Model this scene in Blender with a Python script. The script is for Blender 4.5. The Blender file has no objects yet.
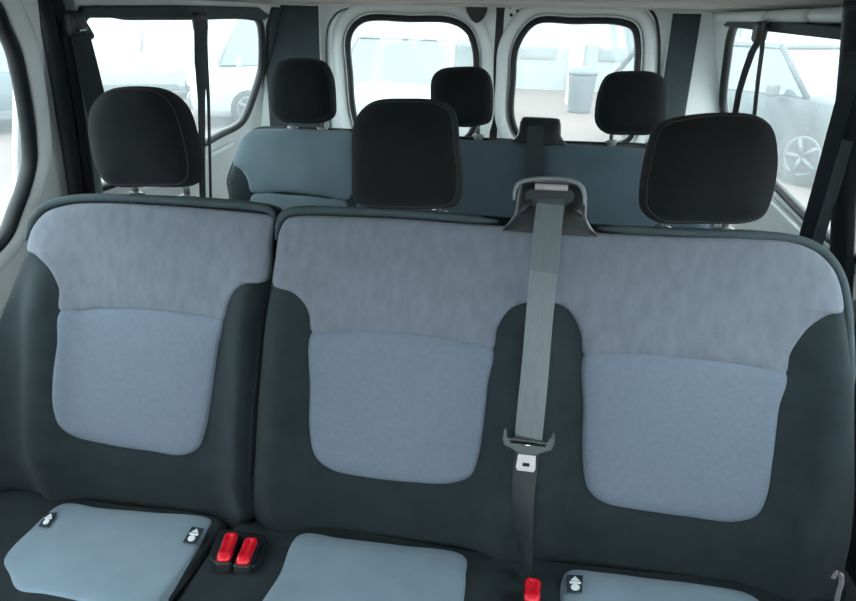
import bpy, bmesh, math, random
from math import sin, cos, tan, radians as RAD, pi, exp, hypot
from mathutils import Vector as V, Matrix
random.seed(7)
SC = bpy.context.scene
COL = SC.collection

# ------------------------------------------------------------------ camera
FPX = 660.0
PITCH, YAW, ROLL = RAD(23.13), RAD(8.6), RAD(1.24)
CAM = V((.196, 0, 1.30))
FW = V((-sin(YAW)*cos(PITCH), cos(YAW)*cos(PITCH), -sin(PITCH)))
_r = V((cos(YAW), sin(YAW), 0)); _u = _r.cross(FW)
RT = _r*cos(ROLL) + _u*sin(ROLL); UP = -_r*sin(ROLL) + _u*cos(ROLL)
cd = bpy.data.cameras.new('camera'); cam = bpy.data.objects.new('camera', cd); COL.objects.link(cam)
cam.matrix_world = Matrix((( RT.x, UP.x, -FW.x, CAM.x), (RT.y, UP.y, -FW.y, CAM.y), (RT.z, UP.z, -FW.z, CAM.z), (0, 0, 0, 1)))
cd.sensor_fit = 'HORIZONTAL'; cd.sensor_width = 36; cd.lens = FPX*36/856; cd.clip_start = .02; cd.clip_end = 300
SC.camera = cam

class Frame:
    """a plane in the vehicle: origin, two in-plane axes, a normal"""
    def __init__(s, O, ex, eu, n): s.O, s.ex, s.eu, s.n = V(O), V(ex).normalized(), V(eu).normalized(), V(n).normalized()
    def pt(s, x, u, h=0): return s.O + s.ex*x + s.eu*u + s.n*h
    def px(s, a, b, h=0):
        """measured photo point -> coordinates in this plane (lifted by h)"""
        d = RT*((a-428)/FPX) - UP*((b-300.5)/FPX) + FW
        O = s.O + s.n*h
        t = (O-CAM).dot(s.n)/d.dot(s.n); P = CAM + d*t - s.O
        return (P.dot(s.ex), P.dot(s.eu))
    def trace(s, pts, h=0): return [s.px(a, b, h) for a, b in pts]

# ------------------------------------------------------------------ materials
def mat(name, col, rough=.6, metal=0, noise=0, nscale=40, bump=0, bscale=400, sheen=0, spec=.5, dark=None, stretch=None, emis=None):
    m = bpy.data.materials.new(name); m.use_nodes = True
    nt = m.node_tree; N = nt.nodes; L = nt.links; b = N['Principled BSDF']
    b.inputs['Base Color'].default_value = (*col, 1); b.inputs['Roughness'].default_value = rough
    b.inputs['Metallic'].default_value = metal; b.inputs['Specular IOR Level'].default_value = spec
    if sheen: b.inputs['Sheen Weight'].default_value = sheen; b.inputs['Sheen Roughness'].default_value = .45
    tc = N.new('ShaderNodeTexCoord'); src = tc.outputs['Object']
    if stretch:
        mp = N.new('ShaderNodeMapping'); mp.inputs['Scale'].default_value = stretch
        L.new(src, mp.inputs['Vector']); src = mp.outputs['Vector']
    if noise:
        n = N.new('ShaderNodeTexNoise'); n.inputs['Scale'].default_value = nscale; n.inputs['Detail'].default_value = 5
        L.new(src, n.inputs['Vector'])
        r = N.new('ShaderNodeValToRGB'); d = dark or tuple(c*(1-noise) for c in col)
        r.color_ramp.elements[0].position = .32; r.color_ramp.elements[0].color = (*d, 1)
        r.color_ramp.elements[1].position = .68; r.color_ramp.elements[1].color = (*[min(1, c*(1+noise*.6)) for c in col], 1)
        L.new(n.outputs['Fac'], r.inputs['Fac']); L.new(r.outputs['Color'], b.inputs['Base Color'])
    if bump:
        n2 = N.new('ShaderNodeTexNoise'); n2.inputs['Scale'].default_value = bscale; n2.inputs['Detail'].default_value = 3
        L.new(src, n2.inputs['Vector'])
        bp = N.new('ShaderNodeBump'); bp.inputs['Strength'].default_value = bump; bp.inputs['Distance'].default_value = .002
        L.new(n2.outputs['Fac'], bp.inputs['Height']); L.new(bp.outputs['Normal'], b.inputs['Normal'])
    return m
def glass(name, tint, gloss=.06):
    m = bpy.data.materials.new(name); m.use_nodes = True
    nt = m.node_tree; N = nt.nodes; L = nt.links; N.remove(N['Principled BSDF'])
    t = N.new('ShaderNodeBsdfTransparent'); t.inputs['Color'].default_value = (*tint, 1)
    g = N.new('ShaderNodeBsdfGlossy'); g.inputs['Roughness'].default_value = .03
    x = N.new('ShaderNodeMixShader'); x.inputs[0].default_value = gloss
    L.new(t.outputs[0], x.inputs[1]); L.new(g.outputs[0], x.inputs[2])
    # haze veil: washed-out window glare put in as a pale translucent film
    d = N.new('ShaderNodeBsdfTranslucent'); d.inputs['Color'].default_value = (.85, .95, .97, 1)
    tc = N.new('ShaderNodeTexCoord'); no = N.new('ShaderNodeTexNoise'); no.inputs['Scale'].default_value = 5; no.inputs['Detail'].default_value = 6
    mr = N.new('ShaderNodeMapRange'); mr.inputs['To Min'].default_value = .03; mr.inputs['To Max'].default_value = .085
    L.new(tc.outputs['Object'], no.inputs['Vector']); L.new(no.outputs['Fac'], mr.inputs['Value'])
    y = N.new('ShaderNodeMixShader'); L.new(mr.outputs[0], y.inputs[0]); L.new(x.outputs[0], y.inputs[1]); L.new(d.outputs[0], y.inputs[2])
    L.new(y.outputs[0], N['Material Output'].inputs['Surface'])
    return m
FAB = mat('grey_blue_velour', (.134, .152, .184), .9, noise=.11, nscale=45, bump=.5, bscale=900, sheen=.12, spec=.2, stretch=(1.6, 1, .6))
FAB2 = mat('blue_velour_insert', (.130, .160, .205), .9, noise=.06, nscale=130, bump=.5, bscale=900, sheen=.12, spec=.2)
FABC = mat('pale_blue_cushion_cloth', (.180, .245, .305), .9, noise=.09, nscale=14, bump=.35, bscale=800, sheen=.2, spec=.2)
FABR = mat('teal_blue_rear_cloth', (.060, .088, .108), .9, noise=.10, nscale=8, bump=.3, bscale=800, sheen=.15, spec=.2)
DARK = mat('charcoal_seat_cloth', (.0140, .0222, .0262), .85, noise=.2, nscale=25, bump=.5, bscale=1300, sheen=.05, spec=.2)
RIMC = mat('lit_piping_cloth', (.038, .056, .064), .8, noise=.15, nscale=30, bump=.3, bscale=900, spec=.3)  # piping paler than the shell: light on the upward rim put into its colour
HEAD = mat('black_headrest_cloth', (.0058, .0068, .0085), .85, noise=.2, nscale=60, bump=.6, bscale=1500, sheen=.03, spec=.2)
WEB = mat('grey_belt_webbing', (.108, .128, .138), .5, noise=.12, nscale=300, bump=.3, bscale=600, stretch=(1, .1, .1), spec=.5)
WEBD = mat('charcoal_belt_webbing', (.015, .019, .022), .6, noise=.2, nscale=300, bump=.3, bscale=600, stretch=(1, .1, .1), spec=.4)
BLKP = mat('black_plastic', (.011, .013, .0155), .45, noise=.2, nscale=60, bump=.15, bscale=500)
RUB = mat('black_rubber_seal', (.010, .013, .015), .5, noise=.2, nscale=40, spec=.4)
GREYP = mat('grey_plastic', (.15, .175, .18), .4, noise=.1, nscale=40)
TRIM = mat('dark_pillar_trim', (.030, .046, .052), .7, noise=.2, nscale=20, bump=.3, bscale=300)
TRIMM = mat('mid_grey_pillar_trim', (.13, .155, .155), .6, noise=.1, nscale=20, bump=.2, bscale=300)
WHT = mat('white_painted_panel', (.82, .87, .87), .4, noise=.05, nscale=6, spec=.5)
CEIL = mat('beige_headliner', (.60, .585, .55), .95, noise=.08, nscale=15, bump=.5, bscale=300, spec=.1)
FLOOR = mat('dark_rubber_floor', (.05, .055, .055), .7, noise=.3, nscale=12, bump=.3, bscale=120)
CHR = mat('bright_metal', (.75, .76, .77), .22, 1.0, noise=.06, nscale=90)
HEAD2 = mat('headrest_piping_cloth', (.014, .016, .018), .8, noise=.2, nscale=80)
PALEM = mat('pale_satin_metal', (.50, .47, .49), .4, .2, noise=.08, nscale=90)
POST = mat('dark_steel_post', (.22, .23, .24), .3, 1.0, noise=.1, nscale=60)
SLV = mat('post_sleeve_plastic', (.17, .19, .195), .22, noise=.1, nscale=60)
RED = mat('red_buckle_button', (.62, .008, .022), .32, noise=.08, nscale=60)
TAGB = mat('black_woven_tag', (.012, .02, .028), .8, noise=.2, nscale=200)
TAGW = mat('white_tag_print', (.80, .84, .86), .7, noise=.05, nscale=100)
GL = glass('window_glass', (.94, .985, .985))

# ------------------------------------------------------------------ builders
def link(o, parent=None):
    COL.objects.link(o)
    if parent is not None: o.parent = parent
    return o
def obj(name, verts, faces, m, parent=None, smooth=True, base=None):
    me = bpy.data.meshes.new(name)
    off = V(base) if base is not None else (V(parent['_b']) if parent is not None and '_b' in parent else V((0, 0, 0)))
    me.from_pydata([tuple(V(v)-off) for v in verts], [], faces)
    bm = bmesh.new(); bm.from_mesh(me); bmesh.ops.recalc_face_normals(bm, faces=bm.faces); bm.to_mesh(me); bm.free()
    for p in me.polygons: p.use_smooth = smooth
    me.materials.append(m)
    o = bpy.data.objects.new(name, me)
    o['_b'] = tuple(off)
    if parent is None: o.location = off
    return link(o, parent)
def thing(name, label, cat, base, group=None):
    o = bpy.data.objects.new(name, None); o.empty_display_size = .05; link(o)
    o.location = base; o['_b'] = tuple(base); tag(o, label, cat, group); return o
def tag(o, label=None, cat=None, group=None, kind=None):
    if label: o['label'] = label
    if cat: o['category'] = cat
    if group: o['group'] = group
    if kind: o['kind'] = kind
    return o
class MB:
    def __init__(s): s.v = []; s.f = []
    def add(s, v, f):
        k = len(s.v); s.v += [V(p) for p in v]; s.f += [tuple(i+k for i in q) for q in f]; return s
    def box(s, c, size, M=None, bev=0.0):
        bm = bmesh.new(); bmesh.ops.create_cube(bm, size=1)
        for v in bm.verts: v.co = V((v.co.x*size[0], v.co.y*size[1], v.co.z*size[2]))
        if bev: bmesh.ops.bevel(bm, geom=list(bm.edges), offset=bev, segments=2, profile=.5, affect='EDGES')
        vs = [(M @ v.co if M else v.co) + V(c) for v in bm.verts]; fs = [tuple(x.index for x in f.verts) for f in bm.faces]
        bm.verts.index_update(); bm.free(); return s.add(vs, fs)
    def tube(s, pts, r, n=10, flat=None, caps=True):
        """round tube, or flat strap when flat=(width, thickness, list of width directions)"""
        P = [V(p) for p in pts]; vs = []; fs = []
        ref = V((0, 0, 1)) if abs((P[-1]-P[0]).normalized().z) < .9 else V((0, 1, 0))
        for i, p in enumerate(P):
            t = (P[min(i+1, len(P)-1)] - P[max(i-1, 0)]).normalized()
            a = (ref - t*ref.dot(t)).normalized(); b = t.cross(a); ref = a
            rr = r[i] if isinstance(r, (list, tuple)) else r
            for k in range(n):
                w = 2*pi*k/n; vs.append(p + a*cos(w)*rr + b*sin(w)*rr)
        for i in range(len(P)-1):
            for k in range(n): fs.append((i*n+k, i*n+(k+1) % n, (i+1)*n+(k+1) % n, (i+1)*n+k))
        if caps: fs += [tuple(range(n))[::-1], tuple(range((len(P)-1)*n, len(P)*n))]
        return s.add(vs, fs)
    def strap(s, pts, w, wd, nd, th=.0013):
        P = [V(p) for p in pts]; vs = []; fs = []
        for i, p in enumerate(P):
            ww = w[i] if isinstance(w, (list, tuple)) else w
            d = V(wd[i] if isinstance(wd, list) else wd).normalized(); n = V(nd[i] if isinstance(nd, list) else nd).normalized()
            for a, b in ((-.5, .5), (-.2, 1), (.2, 1), (.5, .5), (.5, -.5), (-.5, -.5)): vs.append(p + d*a*ww + n*b*th)
        m = 6
        for i in range(len(P)-1):
            for k in range(m): fs.append((i*m+k, i*m+(k+1) % m, (i+1)*m+(k+1) % m, (i+1)*m+k))
        fs += [tuple(range(m)), tuple(range((len(P)-1)*m, len(P)*m))]
        return s.add(vs, fs)
    def lathe(s, O, ax, prof, n=24):
        O = V(O); ax = V(ax).normalized(); a = ax.orthogonal().normalized(); b = ax.cross(a); vs = []; fs = []
        for r, h in prof:
            for k in range(n): w = 2*pi*k/n; vs.append(O + ax*h + a*cos(w)*r + b*sin(w)*r)
        for i in range(len(prof)-1):
            for k in range(n): fs.append((i*n+k, i*n+(k+1) % n, (i+1)*n+(k+1) % n, (i+1)*n+k))
        fs += [tuple(range(n))[::-1], tuple(range((len(prof)-1)*n, len(prof)*n))]
        return s.add(vs, fs)
    def build(s, name, m, parent=None, smooth=False, base=None): return obj(name, s.v, s.f, m, parent, smooth, base)
def spline(pts, n=160, closed=True):
    """Catmull-Rom through points, resampled evenly"""
    K = len(pts); out = []
    rng = range(K if closed else K-1)
    g = (lambda i: pts[i % K]) if closed else (lambda i: pts[max(0, min(K-1, i))])
    for i in rng:
        p0, p1, p2, p3 = g(i-1), g(i), g(i+1), g(i+2)
        d01 = max(hypot(p1[0]-p0[0], p1[1]-p0[1])**.5, 1e-4); d12 = max(hypot(p2[0]-p1[0], p2[1]-p1[1])**.5, 1e-4); d23 = max(hypot(p3[0]-p2[0], p3[1]-p2[1])**.5, 1e-4)
        m1 = [(p1[k]-p0[k])/d01 - (p2[k]-p0[k])/(d01+d12) + (p2[k]-p1[k])/d12 for k in (0, 1)] if i or closed else [(p2[k]-p1[k])/d12 for k in (0, 1)]
        m2 = [(p2[k]-p1[k])/d12 - (p3[k]-p1[k])/(d12+d23) + (p3[k]-p2[k])/d23 for k in (0, 1)] if i < K-2 or closed else [(p2[k]-p1[k])/d12 for k in (0, 1)]
        m1 = [q*d12 for q in m1]; m2 = [q*d12 for q in m2]
        for j in range(14):
            t = j/14; t2 = t*t; t3 = t2*t
            out.append(tuple((2*t3-3*t2+1)*p1[k] + (t3-2*t2+t)*m1[k] + (-2*t3+3*t2)*p2[k] + (t3-t2)*m2[k] for k in (0, 1)))
    if not closed: out.append(tuple(pts[-1]))
    L = [0]; M = out + ([out[0]] if closed else [])
    for a, b in zip(M, M[1:]): L.append(L[-1] + hypot(b[0]-a[0], b[1]-a[1]))
    res = []; j = 0; T = L[-1]; cnt = n if closed else n-1
    for k in range(n):
        d = T*k/cnt
        while j < len(L)-2 and L[j+1] < d: j += 1
        q = (d-L[j])/max(L[j+1]-L[j], 1e-9); res.append((M[j][0]+(M[j+1][0]-M[j][0])*q, M[j][1]+(M[j+1][1]-M[j][1])*q))
    return res
def area2(p): return sum(p[i][0]*p[(i+1) % len(p)][1]-p[(i+1) % len(p)][0]*p[i][1] for i in range(len(p)))
def offset_outline(pts, d):
    n = len(pts); s = 1 if area2(pts) > 0 else -1; out = []
    for i in range(n):
        a, b = pts[i-2], pts[(i+2) % n]; tx, ty = b[0]-a[0], b[1]-a[1]; l = hypot(tx, ty) or 1
        out.append((pts[i][0]+s*ty/l*d, pts[i][1]-s*tx/l*d))
    return out
def rings(fr, out, c, height, T=28, n=180, back=None):
    """surface filled from an outline towards c; height(x,u,d) lifts it, d = distance from the rim"""
    vs = []; fs = []
    for i in range(T):
        q = 1-(i/T)
        q = 1-(1-q)**1.5 if i < T else 0
        for (x, u) in out:
            X, U = c[0]+(x-c[0])*q, c[1]+(u-c[1])*q
            d = hypot(x-X, u-U); vs.append(fr.pt(X, U, height(X, U, d)))
    vs.append(fr.pt(c[0], c[1], height(c[0], c[1], 1)))
    for i in range(T-1):
        for k in range(n): fs.append((i*n+k, i*n+(k+1) % n, (i+1)*n+(k+1) % n, (i+1)*n+k))
    for k in range(n): fs.append(((T-1)*n+k, (T-1)*n+(k+1) % n, T*n))
    if back:   # list of (outline offset, h) going round to the back
        base = 0; 
        for (do, h) in back:
            o2 = offset_outline(out, do); k0 = len(vs); vs += [fr.pt(x, u, h) for x, u in o2]
            for k in range(n): fs.append((base+(k+1) % n, base+k, k0+k, k0+(k+1) % n))
            base = k0
        vs.append(fr.pt(c[0], c[1], back[-1][1])); z = len(vs)-1
        for k in range(n): fs.append((base+(k+1) % n, base+k, z))
    return vs, fs
def plate(name, fr, outer, holes, th, m, parent=None, bev=.004, h0=0, base=None):
    """flat panel with rounded edges and openings, thickness th behind and in front of h0"""
    cu = bpy.data.curves.new('t', 'CURVE'); cu.dimensions = '2D'; cu.fill_mode = 'BOTH'; cu.extrude = th/2-bev; cu.bevel_depth = bev; cu.bevel_resolution = 2; cu.offset = -bev
    for ring in [outer]+holes:
        sp = cu.splines.new('POLY'); sp.points.add(len(ring)-1); sp.use_cyclic_u = True
        for p, (x, u) in zip(sp.points, ring): p.co = (x, u, 0, 1)
    t = bpy.data.objects.new('t', cu); COL.objects.link(t); dg = bpy.context.evaluated_depsgraph_get()
    me = bpy.data.meshes.new_from_object(t.evaluated_get(dg))
    vs = [fr.pt(v.co.x, v.co.y, h0+v.co.z) for v in me.vertices]; fs = [tuple(p.vertices) for p in me.polygons]
    bpy.data.objects.remove(t); bpy.data.curves.remove(cu); bpy.data.meshes.remove(me)
    return obj(name, vs, fs, m, parent, False, base)
def ring_tube(name, fr, outline, w, d, m, h=0, parent=None, base=None):
    """seal: rounded-section band following an outline; w = width in the plane, d = height off it"""
    n = len(outline); vs = []; fs = []; S = 8
    o = [offset_outline(outline, w/2*cos(2*pi*k/S)) for k in range(S)]
    for i in range(n):
        for k in range(S): vs.append(fr.pt(o[k][i][0], o[k][i][1], h + d/2*sin(2*pi*k/S)))
    for i in range(n):
        j = (i+1) % n
        for k in range(S): fs.append((i*S+k, i*S+(k+1) % S, j*S+(k+1) % S, j*S+k))
    return obj(name, vs, fs, m, parent, True, base)
def rrect(x0, u0, x1, u1, r, n=8):
    out = []
    for cx, cu, a0 in ((x1-r, u1-r, 0), (x0+r, u1-r, pi/2), (x0+r, u0+r, pi), (x1-r, u0+r, 1.5*pi)):
        for k in range(n+1): a = a0+pi/2*k/n; out.append((cx+r*cos(a), cu+r*sin(a)))
    return out
def gs(x, s): return exp(-(x/s)**2)
def sstep(a, b, x): t = max(0, min(1, (x-a)/(b-a))); return t*t*(3-2*t)

# ------------------------------------------------------------------ the shell of the minibus
CZ = 1.345
TB = .27                                              # tumblehome of the side walls
LF = Frame((-.862, 0, .9), (0, 1, 0), (TB, 0, 1), (1, 0, -TB))
RF = Frame((.862, 0, .9), (0, 1, 0), (-TB, 0, 1), (-1, 0, -TB))
BF = Frame((0, 2.65, 0), (1, 0, 0), (0, 0, 1), (0, -1, 0))
MB().box((0, .80, -.03), (2.26, 3.8, .06)).build('floor', FLOOR); tag(bpy.data.objects['floor'], kind='structure')
# headliner: slab with rolled-down sides
vs = []; fs = []; prof = [(-.80, CZ-.012), (-.74, CZ-.002), (-.6, CZ+.004), (0, CZ+.010), (.6, CZ+.004), (.74, CZ-.002), (.80, CZ-.012)]
prof = prof + [(.80, CZ+.05), (-.80, CZ+.05)]
for y in (-1.05, 2.69):  # unseen front end drawn forward to cut light from ahead
    vs += [(x, y, z) for x, z in prof]
m_ = len(prof); fs = [(k, (k+1) % m_, m_+(k+1) % m_, m_+k) for k in range(m_)] + [tuple(range(m_)), tuple(range(m_, 2*m_))]
tag(obj('ceiling', vs, fs, CEIL, smooth=False), kind='structure')

def S(o): return tag(o, kind='structure')
# side openings (traced on the slanted wall planes)
lw = [LF.px(*p) for p in [(93, 19), (140, 18.5), (200, 18.5), (255, 18.5), (265, 22), (268, 32), (268, 68), (266, 78), (258, 103), (253, 116), (249, 123), (242, 129), (228, 136), (210, 146)]]
u_b = lw[-1][1]-.010
lw += [(1.75, u_b), (1.50, u_b-.005), (1.44, u_b+.03), (1.415, u_b+.12), (1.40, .30)]
lwin = spline(lw, 160)
rw = [RF.px(*p) for p in [(728, 25), (790, 32), (850, 40)]] + [(1.385, .36), (1.38, .2), (1.385, .0), (1.42, -.05), (1.55, -.062), (1.734, -.055), (1.918, -.036), (2.10, -.014), (2.24, .004), (2.42, .035), (2.52, .085), (2.548, .15), (2.446, .30), (2.37, .38)]
rwin = spline(rw, 160)
def side(fr, win, side_name, y0):
    o = plate('wall_'+side_name, fr, [(y0, -.93), (2.67, -.93), (2.67, .445), (y0, .445)], [win], .014, WHT, h0=-.030); S(o)
    s = ring_tube('trim_1' if side_name == 'left' else 'trim_2', fr, win, .024, .030, RUB, h=-.026); S(s)
    g = plate('window_1' if side_name == 'left' else 'window_2', fr, offset_outline(win, .006), [], .005, GL, bev=.001, h0=-.036); S(g)
side(LF, lwin, 'left', 1.22); side(RF, rwin, 'right', 1.20)
# wide dark band above the side windows
S(plate('trim_3', LF, [LF.px(84, 16), LF.px(88, 8), LF.px(185, 7), LF.px(262, 9), LF.px(272, 16), LF.px(266, 21), LF.px(255, 18.5), LF.px(90, 19)], [], .014, TRIM, bev=.003, h0=-.012))
S(plate('trim_4', RF, [RF.px(726, 24), RF.px(733, 18), RF.px(800, 22), RF.px(856, 27), RF.px(862, 41), RF.px(790, 33), RF.px(728, 26)], [], .014, TRIM, bev=.003, h0=.002))
# white rail between window and headliner on each side
for nm, fr in (('trim_6', RF),):
    m5 = MB(); 
    for (ya, yb) in ((1.32, 1.60), (1.62, 1.88), (1.90, 2.40)):
        a = fr.pt(ya, .437, .0); b = fr.pt(yb, .437, .0)
        m5.tube([a, a.lerp(b, .05), a.lerp(b, .95), b], [.010, .014, .014, .010], 12)
    S(m5.build(nm, WHT, smooth=True))
S(plate('trim_29', LF, [(2.47, .437), (2.452, .37), (2.508, .24), (2.515, .14), (2.66, .12), (2.66, .437)], [], .014, TRIM, bev=.003, h0=-.016))
# sill ledge below the side windows
for nm, fr, u0 in (('trim_7', LF, u_b), ('trim_8', RF, .0)):
    S(plate(nm, fr, [(1.46, u0-.10 if fr is LF else -.16), (2.30, u0-.03 if fr is LF else -.06), (2.30, u0-.015 if fr is LF else -.045), (1.46, u0-.055 if fr is LF else -.095)], [], .022, WHT, bev=.010, h0=-.012))

# sliding door on the left with its own window, and the front part of the right wall
dw_px = [(-14, 0), (2, 28), (12, 50), (18, 75), (24, 108), (28, 140), (28.5, 160), (24, 182), (14, 210), (0, 240)]
dw = [LF.px(*p) for p in dw_px] + [(.80, -.10), (.50, -.12), (.30, -.10), (.24, .0), (.24, .30), (.30, .37), (.6, .385), (.80, .38)]
dwin = spline(dw, 200)
S(plate('door_3', LF, [(.12, -.90)] + [(1.19, -.90), (1.245, -.4), (1.262, -.05), (1.262, .15), (1.25, .32), (1.225, .445)] + [(.12, .445)], [offset_outline(dwin, .002)], .020, WHT, h0=.0, bev=.006))
S(ring_tube('trim_9', LF, offset_outline(dwin, .0), .026, .032, RUB, h=.002))
S(plate('window_3', LF, offset_outline(dwin, .004), [], .005, GL, bev=.001, h0=-.010))
# raised inner flange of the door frame round the glass
S(ring_tube('trim_10', LF, offset_outline(dwin, .034), .045, .012, WHT, h=.010))
# pillar seals between the sliding door and the quarter panel
def band(name, fr, pts_px, w, d, m, h=0):
    c = [fr.px(*p) for p in pts_px]; c = spline(c, 40, False); L_ = []; R_ = []
    for i, p in enumerate(c):
        a, b = c[max(0, i-1)], c[min(39, i+1)]; t = (b[0]-a[0], b[1]-a[1]); l = hypot(*t)
        L_.append((p[0]-t[1]/l*w/2, p[1]+t[0]/l*w/2)); R_.append((p[0]+t[1]/l*w/2, p[1]-t[0]/l*w/2))
    vs = []; fs = []; K = 8
    for a, b in zip(L_, R_):
        for k in range(K):
            t = k/(K-1); vs.append(fr.pt(a[0]+(b[0]-a[0])*t, a[1]+(b[1]-a[1])*t, h + d*sin(pi*t)**.6))
        vs.append(fr.pt((a[0]+b[0])/2, (a[1]+b[1])/2, h-.02))
    K += 1
    for i in range(39):
        for k in range(K): fs.append((i*K+k, i*K+(k+1) % K, (i+1)*K+(k+1) % K, (i+1)*K+k))
    fs += [tuple(range(K)), tuple(range(39*K, 40*K))]
    return S(obj(name, vs, fs, m))
band('trim_11', LF, [(36, -14), (46, 15), (55, 60), (63, 110), (71, 160), (78, 210), (86, 270)], .032, .020, RUB)
band('trim_12', LF, [(45, -14), (55, 15), (64, 60), (72, 110), (79.5, 160), (86, 210), (94, 270)], .038, .032, BLKP, h=-.002)
band('trim_13', LF, [(60, -10), (68, 20), (75, 65), (83, 115), (90, 165), (97, 210), (104, 260)], .060, .014, TRIMM)
# right front pillar
band('trim_14', RF, [(862, -5), (858, 45), (854, 85), (850, 130), (847, 200), (844, 270), (842, 340)], .072, .03, BLKP, h=-.002)
S(plate('wall_front_right', RF, [(-1.08, -.90), (1.255, -.90), (1.255, .445), (-1.08, .445)], [rrect(.25, -.10, 1.12, .38, .08), rrect(-.95, -.10, .02, .38, .08)], .035, WHT, h0=-.035, bev=.006))  # unseen forward half added to cut the front light
S(plate('window_6', RF, rrect(.245, -.105, 1.125, .385, .08), [], .005, GL, bev=.001, h0=-.034))
S(plate('trim_28', RF, [(.13, -.92), (1.50, -.92), (1.50, -.22), (.13, -.22)], [], .03, BLKP, bev=.01, h0=.004))
S(ring_tube('trim_15', RF, rrect(.25, -.10, 1.12, .38, .08), .04, .03, RUB, h=-.014))

# unseen front cabin shell behind the camera, added to cut front light: low front wall and door sides with their glass
S(plate('wall_front_left', LF, [(-1.08, -.90), (.11, -.90), (.11, .445), (-1.08, .445)], [rrect(-.95, -.10, .02, .38, .08)], .02, WHT, h0=-.03, bev=.006))
S(plate('window_7', LF, rrect(-.955, -.105, .025, .385, .08), [], .005, GL, bev=.001, h0=-.034))
S(plate('window_8', RF, rrect(-.955, -.105, .025, .385, .08), [], .005, GL, bev=.001, h0=-.034))
S(MB().box((0, -1.07, .37), (2.2, .04, .74), bev=.01).build('wall_front', BLKP))
# rear: two doors with windows
w4 = spline([BF.px(*p) for p in [(362, 20), (410, 19), (452, 21), (468, 31), (475, 50), (476, 80), (476, 118), (466, 138), (440, 145), (395, 145), (363, 137), (354, 115), (350, 75), (349, 35)]], 160)
w5 = spline([BF.px(*p) for p in [(535, 22), (575, 21), (620, 22), (634, 28), (638, 45), (637, 75), (637, 118), (628, 140), (600, 147), (555, 146), (522, 138), (512, 118), (513, 80), (517, 45)]], 160)
for nm, wn, x0, x1, out, tn in (('door_1', w4, -.655, .027, 'window_4', 16), ('door_2', w5, .052, .675, 'window_5', 18)):
    S(plate(nm, BF, rrect(x0, .02, x1, CZ+.03, .05), [wn], .04, WHT, h0=-.03, bev=.008))
    S(ring_tube('trim_%d' % tn, BF, wn, .024, .03, RUB, h=-.006))
    S(ring_tube('trim_%d' % (tn+1), BF, offset_outline(wn, .042), .048, .024, WHT, h=-.008))
    S(plate(out, BF, offset_outline(wn, .006), [], .005, GL, bev=.001, h0=-.028))
# weather strips round the doors
S(plate('trim_20', BF, rrect(.022, .0, .057, CZ+.02, .004), [], .03, RUB, bev=.003, h0=-.028))
arc = spline([BF.px(*p) for p in [(628, 4), (645, 6), (655, 16), (659, 35), (659, 75), (657, 130), (654, 200)]], 40, False)
mm = MB(); mm.tube([BF.pt(x, u, -.004) for x, u in arc], .005, 8); S(mm.build('trim_21', RUB, smooth=True))
arc = spline([BF.px(*p) for p in [(352, 8), (338, 12), (328, 26), (326, 50), (328, 90), (332, 150), (336, 200)]], 40, False)
mm = MB(); mm.tube([BF.pt(x, u, -.004) for x, u in arc], .004, 8); S(mm.build('trim_22', TRIMM, smooth=True))
# wall round the doors and the diagonal corner pillars
S(plate('wall_back', BF, [(-.90, 0), (.90, 0), (.86, CZ+.05), (-.86, CZ+.05)], [rrect(-.640, .04, .655, CZ+.02, .05)], .02, WHT, h0=-.065, bev=.004))
for sgn, nm in ((-1, 'trim_23'), (1, 'trim_24')):
    O = V((sgn*.640, 2.632, 0)); E = V((-.84, 2.50, 0)) if sgn < 0 else V((.85, 2.585, 0)); d = (E-O); n = V((-sgn*abs(d.y), -abs(d.x), 0))
    fr = Frame(O, d, (0, 0, 1), n); w = d.length
    S(plate(nm, fr, [(0, 0), (w+.20, 0), (w-.070, CZ+.02), (0, CZ+.02)], [], .03, WHT, h0=-.012, bev=.01))
    if sgn < 0: S(plate('trim_25', fr, [(.022, .35), (w-.02, .35), (w-.02, 1.1), (w-.09, CZ-.01), (.008, CZ-.01)], [], .02, TRIM, h0=.006, bev=.008))
    else: S(plate('trim_26', fr, [(.018, .35), (.106, .35), (.100, CZ-.012), (.006, CZ-.012)], [], .02, TRIM, h0=.006, bev=.008))
S(MB().box((0, 2.60, CZ+.012), (1.40, .06, .03), bev=.008).build('trim_27', CEIL))

# black latch at the head of the left rear door
lt = plate('door_latch', BF, spline([BF.px(*p) for p in [(467, 5), (477, 4), (487, 5), (487, 11), (482, 20), (477, 23), (472, 20), (467, 11)]], 48), [], .03, BLKP, bev=.006, h0=.005)
tag(lt, 'small black tapered latch cover at the top inner corner of the left rear door', 'latch')
for k, (a, b) in enumerate([(510, 7), (511, 15), (517.5, 11), (525, 6.5), (526.5, 12)]):
    x, u = BF.px(a, b); p = BF.pt(x, u, -.012)
    o = MB().lathe(p, BF.n, [(.001, -.002), (.0062, 0), (.0062, .003), (.004, .005), (.001, .0055)], 12).build('door_plug', BLKP, smooth=True)
    names = ['upper left', 'lower left', 'middle', 'upper right', 'lower right']
    tag(o, 'tiny black plug high on the right rear door, %s of five' % names[k], 'plug', 'black plugs in the right rear door')

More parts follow.
